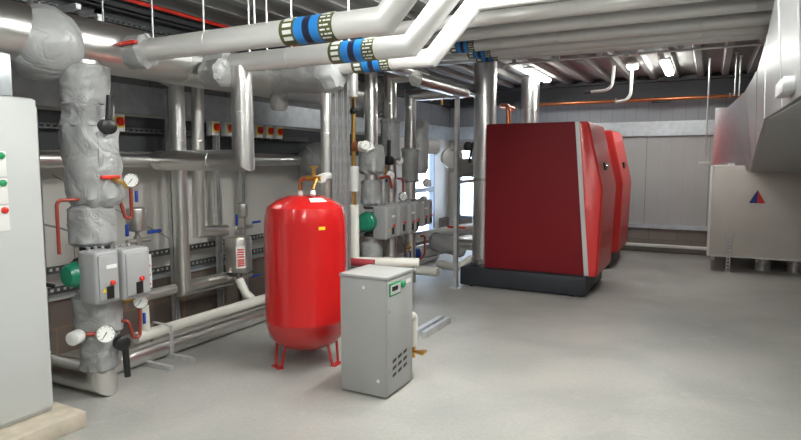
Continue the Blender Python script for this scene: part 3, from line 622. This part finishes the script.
for x, y, lb in ((-3.16, 4.72, 'left galvanised upright of the strut frame right of red vessel'), (-3.14, 4.80, 'middle galvanised upright of the strut frame right of red vessel'), (-3.155, 4.92, 'right galvanised upright of the strut frame right of red vessel')):
    st = MB().box((x-.022, y-.022, 0), (x-.018, y+.022, 2.46)).box((x-.022, y-.022, 0), (x+.022, y-.018, 2.46)).box((x-.022, y+.018, 0), (x+.022, y+.022, 2.46)).box((x+.018, y-.022, 0), (x+.022, y-.008, 2.46)).box((x+.018, y+.008, 0), (x+.022, y+.022, 2.46)).box((x-.036, y-.036, 0), (x+.036, y+.036, .008))
    single('strut_upright', st, 'galv', lb, 'strut', (x, y, 0))
# ------------------------------------------------------------------ second bank of pump risers
def riser2(y, label, plabel, top, seed, dome=True):
    x = -3.45; t = thing('pump_riser', label, 'pipe', (x, y, 0))
    part('pipe_cladding', MB().tube(top, .076, 26, seams=.8), 'alu', t)
    part('pipe_cladding', MB().tube([(x, y, .72), (x, y, .02)], .076, 24), 'alu', t)
    return t, x
GX1, GX2 = -3.04, -2.74
y = 5.90; t, x = riser2(y, 'grey jacketed riser with green pump motor behind the grey unit', '', [(-3.45, 5.90, 1.02), (-3.45, 5.90, 2.66), (-3.45, 4.85, 2.66)], 1)
part('valve_jacket', MB().jacket((x, y, 1.46), (x, y, 1.80), .15, 21), 'jacket', t)
part('valve_jacket', MB().jacket((x, y, 1.10), (x, y, 1.40), .125, 22), 'jacket', t)
part('valve_jacket', MB().jacket((x, y, .36), (x, y, .68), .13, 23), 'jacket', t)
part('impulse_tube', MB().tube(fillet([(x+.14, y-.05, 1.42), (x+.18, y+.10, 1.44), (x+.18, y+.16, 1.30)], .04), .016, 10), 'red_copper', t)
gauge(t, (x+.17, y+.14, 1.45), (.7, -.7, 0), .055)
pump((x, y, .92), 'grey twin-head pump with green motor right of red vessel', PG, sz=1.05, sm=1.12, heads=((-.10, .165, 0.), (.185, .43, .01)))
y = 6.36; t, x = riser2(y, 'silver riser with slim grey jacket in the middle of the second bank', '', [(-3.45, y, 1.02), (-3.45, y, 2.62), (GX1, y, 2.62), (GX1, 4.9, 2.62)], 2)
part('valve_jacket', MB().jacket((x, y, 1.62), (x, y, 2.12), .115, 24, end=.95, lump=.03), 'jacket_dark', t)
lever(t, (x+.06, y-.13, 1.62), (x+.06, y-.14, 1.64), (x+.06, y-.14, 1.86), r=.02, hub=.055)
part('impulse_tube', MB().tube(fillet([(x+.08, y+.05, 1.40), (x+.10, y+.14, 1.40), (x+.10, y+.16, 1.12), (x+.08, y+.08, 1.10)], .05), .014, 10), 'red_copper', t)
gauge(t, (x+.12, y+.10, 1.18), (.8, -.6, 0), .055)
gauge(t, (x-.02, y+.28, 1.62), (.7, -.7, 0), .055)
part('gauge_cock', MB().rbox((x+.02, y-.16, 1.36), (x+.035, y-.13, 1.44), .004), 'lever_blue', t)
part('brass_cock', MB().cyl((x+.0, y-.14, 1.42), (x+.0, y-.14, 1.54), .018, 10), 'brass', t)
pump((x, y, .92), 'grey twin-head pump on the middle silver riser', PG, sz=1.05, heads=((.02, .145, 0.), (.16, .285, .01)))
y = 6.90; t, x = riser2(y, 'silver riser reaching the floor nearest the window', '', [(-3.45, y, 1.02), (-3.45, y, 2.46), (GX2, y, 2.46), (GX2, 5.6, 2.46)], 3)
part('valve_jacket', MB().jacket((x, y, 1.34), (x, y, 1.78), .11, 25, end=.95, lump=.03), 'jacket_dark', t)
part('valve_jacket', MB().jacket((x+.02, y+.24, 1.45), (x+.02, y+.24, 2.16), .12, 26), 'jacket', t)
part('lagged_branch', MB().tube([(x+.02, y+.24, 1.82), (x+.14, y+.50, 1.80)], .10, 20), 'foil', t)
part('impulse_tube', MB().tube(fillet([(x+.10, y+.12, .62), (x+.12, y+.20, .62), (x+.12, y+.20, .36), (x+.06, y+.16, .30)], .05), .015, 10), 'red_copper', t)
part('drain_tap', MB().cyl((x+.06, y-.16, .44), (x+.06, y-.16, .58), .016, 10).cyl((x+.06, y-.22, .5), (x+.06, y-.10, .5), .014, 10), 'brass', t)
part('gauge_cock', MB().rbox((x+.08, y-.18, .36), (x+.095, y-.155, .46), .004), 'lever_blue', t)
gauge(t, (x+.10, y+.22, 1.10), (.8, -.6, 0), .055)
gauge(t, (x+.08, y+.36, 1.32), (.8, -.6, 0), .06, 'thermometer')
pump((x, y, .95), 'farthest grey twin-head pump below the bright window', PG, sz=.9, heads=((-.16+.02, -.02, 0.), (0., .15, .01)))
# post between the pumps and the boiler
t = thing('strut_post', 'free-standing galvanised strut post left of the boilers', 'post', (-2.8, 6.9, 0))
x, y = -2.80, 6.90
part('post_channel', MB().box((x-.026, y-.026, .008), (x-.021, y+.026, 2.50)).box((x-.026, y-.026, .008), (x+.026, y-.021, 2.50)).box((x-.026, y+.021, .008), (x+.026, y+.026, 2.50)).box((x+.021, y-.026, .008), (x+.026, y-.01, 2.50)).box((x+.021, y+.01, .008), (x+.026, y+.026, 2.50)), 'galv', t)
part('base_plate', MB().box((x-.07, y-.07, 0), (x+.07, y+.07, .008)), 'galv', t)
part('cross_arm', MB().box((x, y+.03, 2.46), (x+.04, y+.62, 2.50)).box((x-.02, 6.93, 1.33), (x+.02, 7.45, 1.37)), 'galv', t)
# boiler shunt pipework between post and window
t = thing('boiler_connection', 'jacketed pipe assembly joining the first boiler flue side to the wall', 'pipe', (-3.3, 8.1, 0))
part('valve_jacket', MB().jacket((-3.25, 8.0, 1.52), (-2.72, 8.05, 1.52), .135, 31), 'jacket_dark', t)
part('flange_plate', MB().lathe((-3.32, 8.0, 1.66), (.6, -.8, 0), [(.06, -.16), (.14, -.15), (.155, -.02), (.155, .04), (.09, .05)], 26), 'foil', t)
part('upper_pipe', MB().tube([(-3.30, 7.95, 1.82), (-2.95, 7.95, 1.82), (-2.95, 8.0, 1.52)], .06, 18), 'foil', t)
part('return_pipe', MB().tube([(-3.30, 8.02, 1.45), (-3.30, 8.02, .30)], .062, 18), 'foil', t)
part('impulse_tube', MB().tube(fillet([(-3.0, 7.85, 1.60), (-2.95, 7.85, 1.86), (-2.90, 7.85, 1.90)], .05), .015, 10), 'iron', t)
part('valve_actuator', MB().lathe((-3.0, 7.82, 1.82), (.2, -.9, 0), [(.03, -.05), (.065, -.03), (.065, .04), (.05, .05)], 18), 'black', t)
part('brass_valve', MB().cyl((-2.95, 7.8, 1.58), (-2.75, 7.8, 1.58), .02, 12).lathe((-2.85, 7.8, 1.58), (1, 0, 0), [(.02, -.04), (.035, -.02), (.035, .02), (.02, .04)], 10), 'steel', t)
part('valve_handle', MB().rbox((-3.30, 7.78, .66), (-3.02, 7.81, .69), .01), 'lever_red', t)
t = thing('floor_manifold', 'tangle of low silver and white pipes leading to the first boiler', 'pipe', (-3.3, 7.9, 0))
part('lagged_run', MB().tube([(-3.75, 7.25, .52), (-3.25, 7.9, .62), (-2.8, 8.3, .66)], .07, 18), 'foil', t)
part('lagged_run', MB().tube([(-3.70, 7.4, .30), (-3.2, 8.3, .40), (-2.85, 8.6, .40)], .10, 18), 'foil', t)
part('valve_jacket', MB().jacket((-3.45, 7.55, .50), (-2.95, 7.62, .40), .13, 33), 'jacket', t)
part('boiler_stub', MB().tube([(-3.05, 7.55, .47), (-2.80, 7.55, .47)], .075, 18), 'steel', t)
part('white_stub', MB().tube([(-3.42, 6.98, .17), (-3.08, 6.98, .17)], .06, 18), 'white_pipe', t)
part('white_stub', MB().tube([(-3.35, 7.6, .16), (-3.0, 7.45, .16), (-2.84, 7.6, .28)], .055, 18), 'white_pipe', t)
part('blue_cap', MB().cyl((-3.56, 7.26, .34), (-3.52, 7.31, .34), .075, 20), 'lever_blue', t)
t = thing('copper_manifold', 'copper header with brass end valves left of the first boiler flue', 'pipe', (-3.3, 8.9, 2.6))
part('copper_tube', MB().tube([(-3.95, 8.9, 2.66), (-3.05, 8.9, 2.66)], .035, 16).tube(fillet([(-3.25, 8.9, 2.66), (-3.25, 8.9, 2.05)], .05), .03, 14), 'copper', t)
part('end_valve', MB().lathe((-3.95, 8.9, 2.66), (-1, 0, 0), [(.03, -.05), (.055, -.02), (.055, .03), (.02, .05)], 12).cyl((-3.88, 8.9, 2.52), (-3.88, 8.9, 2.80), .02, 10).cyl((-4.08, 8.9, 2.60), (-3.95, 8.9, 2.66), .018, 10), 'brass', t)
single('copper_pipe', MB().tube(fillet([(-2.44, 7.86, 2.08), (-2.44, 7.86, 2.36), (-2.60, 8.0, 2.38), (-2.60, 8.6, 2.38)], .08), .032, 16), 'copper', 'copper pipe rising from the first boiler top beside its flue', 'pipe', (-2.44, 7.86, 2.08))
# ------------------------------------------------------------------ boilers
def boiler(loc, label):
    x0, y0, _ = loc; t = thing('boiler', label, 'boiler', loc, 'red floor-standing boilers'); y1 = y0+.95
    P = lambda x, z: (x0+x, y0, z)
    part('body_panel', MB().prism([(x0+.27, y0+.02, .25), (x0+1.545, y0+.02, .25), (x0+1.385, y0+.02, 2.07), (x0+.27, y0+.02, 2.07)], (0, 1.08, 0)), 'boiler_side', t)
    # front cover: profile in x-z swept across the width
    pf = [(1.575, .245), (1.66, .245), (1.675, .30), (1.705, 1.28), (1.695, 1.34), (1.53, 2.05), (1.51, 2.075), (1.415, 2.075)]
    cv = MB(); sec = []
    ys = [(0, .022), (.022, 0), (1.10, 0), (1.12, .022)]
    cx = sum(p[0] for p in pf)/len(pf); cz = sum(p[1] for p in pf)/len(pf)
    for yy, ins in ys: sec.append([(x0+a-(ins if 0 < i < 7 else 0), y0+yy, b-(ins if i in (5, 6, 7) else 0)) for i, (a, b) in enumerate(pf)])
    n = len(pf); vs = [p for s_ in sec for p in s_]
    fs = [(i*n+k, i*n+(k+1) % n, (i+1)*n+(k+1) % n, (i+1)*n+k) for i in range(3) for k in range(n)]+[tuple(range(n-1, -1, -1)), tuple(range(3*n, 4*n))]
    cv.add(vs, fs); f = part('front_cover', cv, 'boiler_red', t)
    # embossed joints on the front
    em = MB()
    def fx(z): return x0+(1.675+(1.705-1.675)*(z-.30)/.98 if z < 1.28 else 1.695-(1.695-1.53)*(z-1.34)/.71)
    for z in (.55, .72, .89, 1.06): em.box((fx(z)-.004, y0+.12, z), (fx(z)+.003, y0+.98, z+.012))
    for yy in (.12, .97): em.prism([(fx(.35)-.004, y0+yy, .35), (fx(.35)+.003, y0+yy, .35), (fx(1.06)+.003, y0+yy, 1.06), (fx(1.06)-.004, y0+yy, 1.06)], (0, .012, 0))
    part('pressed_joints', em, 'boiler_red', t, f)
    h = part('latch', MB().rbox((fx(1.56)-.006, y0+.40, 1.50), (fx(1.56)+.022, y0+.60, 1.60), .008), 'black', t, f)
    part('latch_lever', MB().rbox((fx(1.56)+.015, y0+.43, 1.55), (fx(1.56)+.045, y0+.58, 1.575), .006), 'chrome', t, h) 
    part('trim_strip', MB().prism([(x0+1.525, y0-.004, .25), (x0+1.578, y0-.004, .25), (x0+1.418, y0-.004, 2.075), (x0+1.37, y0-.004, 2.075)], (0, 1.128, 0)), 'silver_trim', t)
    part('top_panel', MB().rbox((x0+.275, y0+.025, 2.068), (x0+1.40, y0+1.10, 2.078), .003), 'boiler_side', t)  # top kept dark maroon to weaken red bounce onto the deck
    b_ = part('base_plinth', MB().rbox((x0-.02, y0-.10, .02), (x0+1.56, y0+1.14, .245), .006), 'charcoal', t)
    for fx_, fy_ in ((.12, .06), (1.42, .06), (.12, .8), (1.42, .8)): part('foot', MB().cyl((x0+fx_, y0+fy_-.12, 0), (x0+fx_, y0+fy_-.12, .03), .025, 12), 'black', t, b_)
    return t
bl = boiler((-2.79, 7.18, 0), 'nearer red boiler with maroon side panel on a charcoal base')
duplicate(bl, (-2.83, 9.32, 0), 'farther red boiler mostly hidden behind the nearer one')
def flue(loc, z1, label):
    x, y, z = loc; t = thing('boiler_flue', label, 'flue', loc)
    part('flue_pipe', MB().tube([loc, (x, y, z1)], .148, 36, seams=.85), 'alu', t)
    part('clamp_band', MB().lathe((x, y, 1.37), (0, 0, 1), [(.148, -.02), (.154, -.018), (.154, .018), (.148, .02)], 36, False), 'steel', t)
    part('base_collar', MB().lathe((x, y, z), (0, 0, 1), [(.16, 0), (.16, .05), (.149, .06)], 36), 'steel', t)
    return t
flue((-2.665, 7.55, .246), 2.98, 'polished steel flue rising behind the nearer red boiler')
flue((-2.665, 9.75, .246), 2.98, 'polished steel flue rising behind the farther red boiler')
# ------------------------------------------------------------------ back wall services
t = thing('copper_pipe', 'long copper pipe running along the top of the back wall', 'pipe', (-2.9, 11.0, 2.62))
part('copper_tube', MB().tube([(-3.0, 11.05, 2.665), (2.5, 11.05, 2.665)], .032, 16), 'copper', t)
for x in (-1.5, .25, 1.8): part('pipe_clip', MB().cyl((x, 11.05, 2.665), (x, 11.05, 2.71), .012, 8).lathe((x-.015, 11.05, 2.665), (1, 0, 0), [(.036, 0), (.036, .03)], 16), 'steel', t)
single('junction_box', MB().rbox((-.92, 11.0, 2.60), (-.62, 11.08, 2.63), .006), 'black', 'flat black box fixed under the copper pipe on back wall', 'box', (-.8, 11.04, 2.6))
pipe('skirting_pipe', 'thin pale pipe along the floor of the back wall', [(-1.6, 11.26, .13), (.05, 11.26, .13)], .03, 'white_pipe', seams=0)
t = thing('ceiling_conduit', 'thin steel conduit slung across the ceiling behind the pipes', 'conduit', (-2.6, 7.9, 2.97))
part('conduit_tube', MB().tube([(-2.45, 7.62, 2.82), (-2.38, 7.62, 2.875), (-1.0, 7.62, 2.875), (-.93, 7.62, 2.91), (-.86, 7.62, 2.875), (3.2, 7.62, 2.875)], .014, 12), 'galv', t)
for x in (-2.3, -1.75, -1.25, -.93, -.35, .5): part('saddle', MB().box((x-.03, 7.605, 2.86), (x+.03, 7.635, ZC-.06)), 'galv', t)
for k, (x, y, pts, lb) in enumerate(((-1.28, 9.3, [(-1.30, 9.3, 3.04), (-1.32, 9.3, 2.72), (-1.40, 9.3, 2.66), (-1.62, 9.3, 2.65)], 'white bent vent pipe hanging from ceiling, its end turned left'), (-1.05, 9.3, [(-1.05, 9.3, 3.0), (-1.06, 9.3, 2.58), (-1.12, 9.3, 2.50), (-1.26, 9.3, 2.48)], 'white hooked vent pipe hanging right of the other vent pipe'))):
    t = thing('vent_pipe', lb, 'pipe', pts[0])
    part('vent_tube', MB().tube(fillet(pts, .09), .022, 16), 'white', t)
    if k == 0: part('vent_outlet', MB().tube([(-1.62, 9.3, 2.65), (-1.72, 9.3, 2.645)], .022, 12), 'iron', t)
t = thing('hanging_rod', 'thin rod hanging from the ceiling to a small white bracket', 'rod', (-.04, 9.3, 1.55))
part('rod', MB().cyl((-.05, 9.3, 1.58), (-.05, 9.3, 3.02), .011, 8), 'galv', t)
part('bracket', MB().rbox((-.13, 9.27, 1.56), (.03, 9.33, 1.605), .008), 'white', t)
rod(.27, 9.3, 2.50, 'thin rod hanging from the ceiling above the galvanised duct end', .012, None)
rod(.33, 9.6, 2.52, 'short thin rod beside the duct end near back wall', .010, None)
# ------------------------------------------------------------------ air handling unit and duct
AY = 9.75
ah = thing('air_handling_unit', 'large beige air handling unit raised off the floor', 'machine', (.03, AY, 0))
ax0, ax1 = .025, 2.9
part('casing', MB().rbox((ax0+.01, AY+.012, .235), (ax1, 10.95, 1.55), .01), 'ahu', ah)
fpn = part('front_panel', MB().rbox((ax0+.02, AY, .25), (1.55, AY+.015, 1.50), .006), 'ahu', ah)
part('front_panel', MB().rbox((1.56, AY, .25), (ax1, AY+.015, 1.50), .006), 'ahu', ah)
part('corner_profile', MB().rbox((ax0, AY-.004, .225), (ax0+.035, AY+.03, 1.555), .006), 'white', ah)
part('bottom_rail', MB().rbox((ax0, AY+.0, .222), (ax1, AY+.05, .25), .005), 'white_plate', ah)
lx, lz, ly = .53, 1.02, AY-.004
lg = part('logo_blue_half', MB().prism([(lx, ly, lz), (lx+.105, ly, lz), (lx+.10, ly, lz+.19)], (0, .006, 0)), 'logo_blue', ah, fpn)
part('logo_red_half', MB().prism([(lx+.105, ly, lz), (lx+.20, ly, lz), (lx+.10, ly, lz+.19)], (0, .006, 0)), 'logo_red', ah, fpn)
def perf_leg(x, y, z1):
    mb = MB().box((x-.028, y, 0), (x-.014, y+.012, z1)).box((x+.014, y, 0), (x+.028, y+.012, z1)); z = .01
    while z < z1: mb.box((x-.028, y, z), (x+.028, y+.012, min(z+.022, z1))); z += .05
    mb.box((x-.05, y-.02, 0), (x+.05, y+.03, .008)); return mb
part('leg', perf_leg(.31, AY-.018, .56), 'galv', ah)
part('leg', perf_leg(2.3, AY-.018, .56), 'galv', ah)
for x, y in ((.10, 10.8), (2.6, 10.8)): part('leg', MB().box((x, y, 0), (x+.05, y+.05, .24)), 'galv', ah)
for x in (.78, 1.18, 1.6): part('spigot', MB().lathe((x, AY+.45, 0), (0, 0, 1), [(.10, 0), (.10, .1), (.105, .11), (.105, .13), (.10, .14), (.10, .236)], 24), 'alu', ah)
du = thing('supply_duct', 'huge galvanised duct coming forward from the air handling unit', 'duct', (.4, 7.0, 1.9))
# lower and upper left edges of the duct along its run
bot = [(.06, 10.95, 1.56), (.045, 10.09, 1.545), (.20, 9.96, 1.52), (.52, 9.72, 1.475), (.43, 7.3, 1.745), (.372, 5.5, 1.945), (.365, 4.4, 1.92), (.30, 1.2, 1.84)]
top = [(.06, 10.95, 2.40), (.05, 10.09, 2.405), (.205, 9.94, 2.39), (.372, 9.0, 2.515), (.405, 7.3, 2.565), (.358, 5.6, 2.57), (.315, 4.4, 2.60), (.20, 1.2, 2.64)]
DR = 2.6; db = MB(); vs = []
for p, q in zip(bot, top): vs += [p, (DR, p[1], p[2]), (DR, q[1], q[2]), q]
n = len(bot); fs = [(i*4+k, i*4+(k+1) % 4, (i+1)*4+(k+1) % 4, (i+1)*4+k) for i in range(n-1) for k in range(4)]+[(3, 2, 1, 0), tuple(range(4*n-4, 4*n))]
db.add(vs, fs); part('duct_shell', db, 'duct', du)
under = MB()
for p, q in zip(bot[3:], bot[4:]): under.prism([(p[0]+.02, p[1], p[2]-.012), (DR-.02, p[1], p[2]-.012), (DR-.02, q[1], q[2]-.012), (q[0]+.02, q[1], q[2]-.012)], (0, 0, .008))
part('underside_shade_sheet', under, 'boxgrey', du)  # matte grey sheet gives the duct underside its shaded tone
def edge(pl, y):
    for a_, b_ in zip(pl, pl[1:]):
        if a_[1] >= y >= b_[1]:
            t_ = (a_[1]-y)/(a_[1]-b_[1]); return V([a_[i]+(b_[i]-a_[i])*t_ for i in range(3)])
for y in (3.0, 4.05, 5.5, 7.3, 8.9):
    p, q = edge(bot, y), edge(top, y); part('seam_strip', MB().tube([p, q], .007, 6), 'duct', du)
def sx(y): p, q = edge(bot, y), edge(top, y); return p.x, p.z, q.z
x, z0, z1 = sx(3.55)
part('damper_box', MB().rbox((x-.06, 3.3, z0+.03), (x+.01, 3.66, z0+.10), .006), 'galv', du)
part('hanger_bracket', MB().rbox((.25, 9.80, 1.52), (.33, 9.90, 1.58), .006), 'white_plate', du)
# ------------------------------------------------------------------ lights
def batten(x, y, label, L=1.25, lamp='lamp', w=.11):
    t = thing('batten_light', label, 'light', (x, y, ZC-.15), 'ceiling batten lights')
    part('housing', MB().rbox((x-w*.6, y-L/2, ZC-.10), (x+w*.6, y+L/2, ZC-.068), .008), 'white', t)
    part('diffuser', MB().rbox((x-w/2, y-L/2+.01, ZC-.15), (x+w/2, y+L/2-.01, ZC-.10), .02, 3), lamp, t)
    return t
batten(-2.46, 9.45, 'lit ceiling batten light left, near the farther flue', lamp='lamp_far')
batten(-.60, 9.55, 'lit ceiling batten light above the far boiler front', lamp='lamp_far')
t = thing('bulkhead_light', 'small dim ceiling light between the two battens', 'light', (-1.1, 9.2, 2.93))
part('housing', MB().rbox((-1.12, 9.1, ZC-.10), (-.96, 9.35, ZC-.068), .01), 'white', t); part('lens', MB().rbox((-1.11, 9.11, ZC-.14), (-.97, 9.34, ZC-.10), .02), 'dim_lamp', t)
k = 0  # battens by dog-legs, duct and cabinet are unseen, added to brighten floor and wall
for x, y, lb in ((-1.7, 3.95, 'added unseen ceiling batten light overhead in front of the dog-leg pipes'), (-.7, 3.95, 'added unseen ceiling batten light overhead beside the big duct'), (-1.95, 1.6, 'added unseen ceiling batten light overhead beside the control cabinet'), (-.3, 1.2, 'ceiling batten light overhead between cabinet and duct'), (-2.5, -1.2, 'ceiling batten light behind the viewer on the cabinet side'), (.6, -1.2, 'ceiling batten light behind the viewer on the duct side')):
    batten(x, y, lb, lamp='lamp_near' if y < 3 else 'lamp')
# ------------------------------------------------------------------ world, camera, view
w = bpy.data.worlds.new('World'); S.world = w; w.use_nodes = True
bg = w.node_tree.nodes['Background']; bg.inputs[0].default_value = (.72, .84, 1, 1); bg.inputs[1].default_value = 7
cam = bpy.data.cameras.new('Camera'); co = bpy.data.objects.new('Camera', cam); COL.objects.link(co); S.camera = co
cam.sensor_width = 36; cam.lens = 590/801*36; cam.clip_start = .05
co.location = (0, 0, 1.6); co.rotation_euler = (math.radians(90-5.6), 0, math.radians(27.5))
S.view_settings.view_transform = 'Standard'; S.view_settings.look = 'None'; S.view_settings.exposure = .56; S.view_settings.gamma = 1; S.view_settings.use_curve_mapping = False
for o in bpy.data.objects:
    if '_loc' in o: del o['_loc']
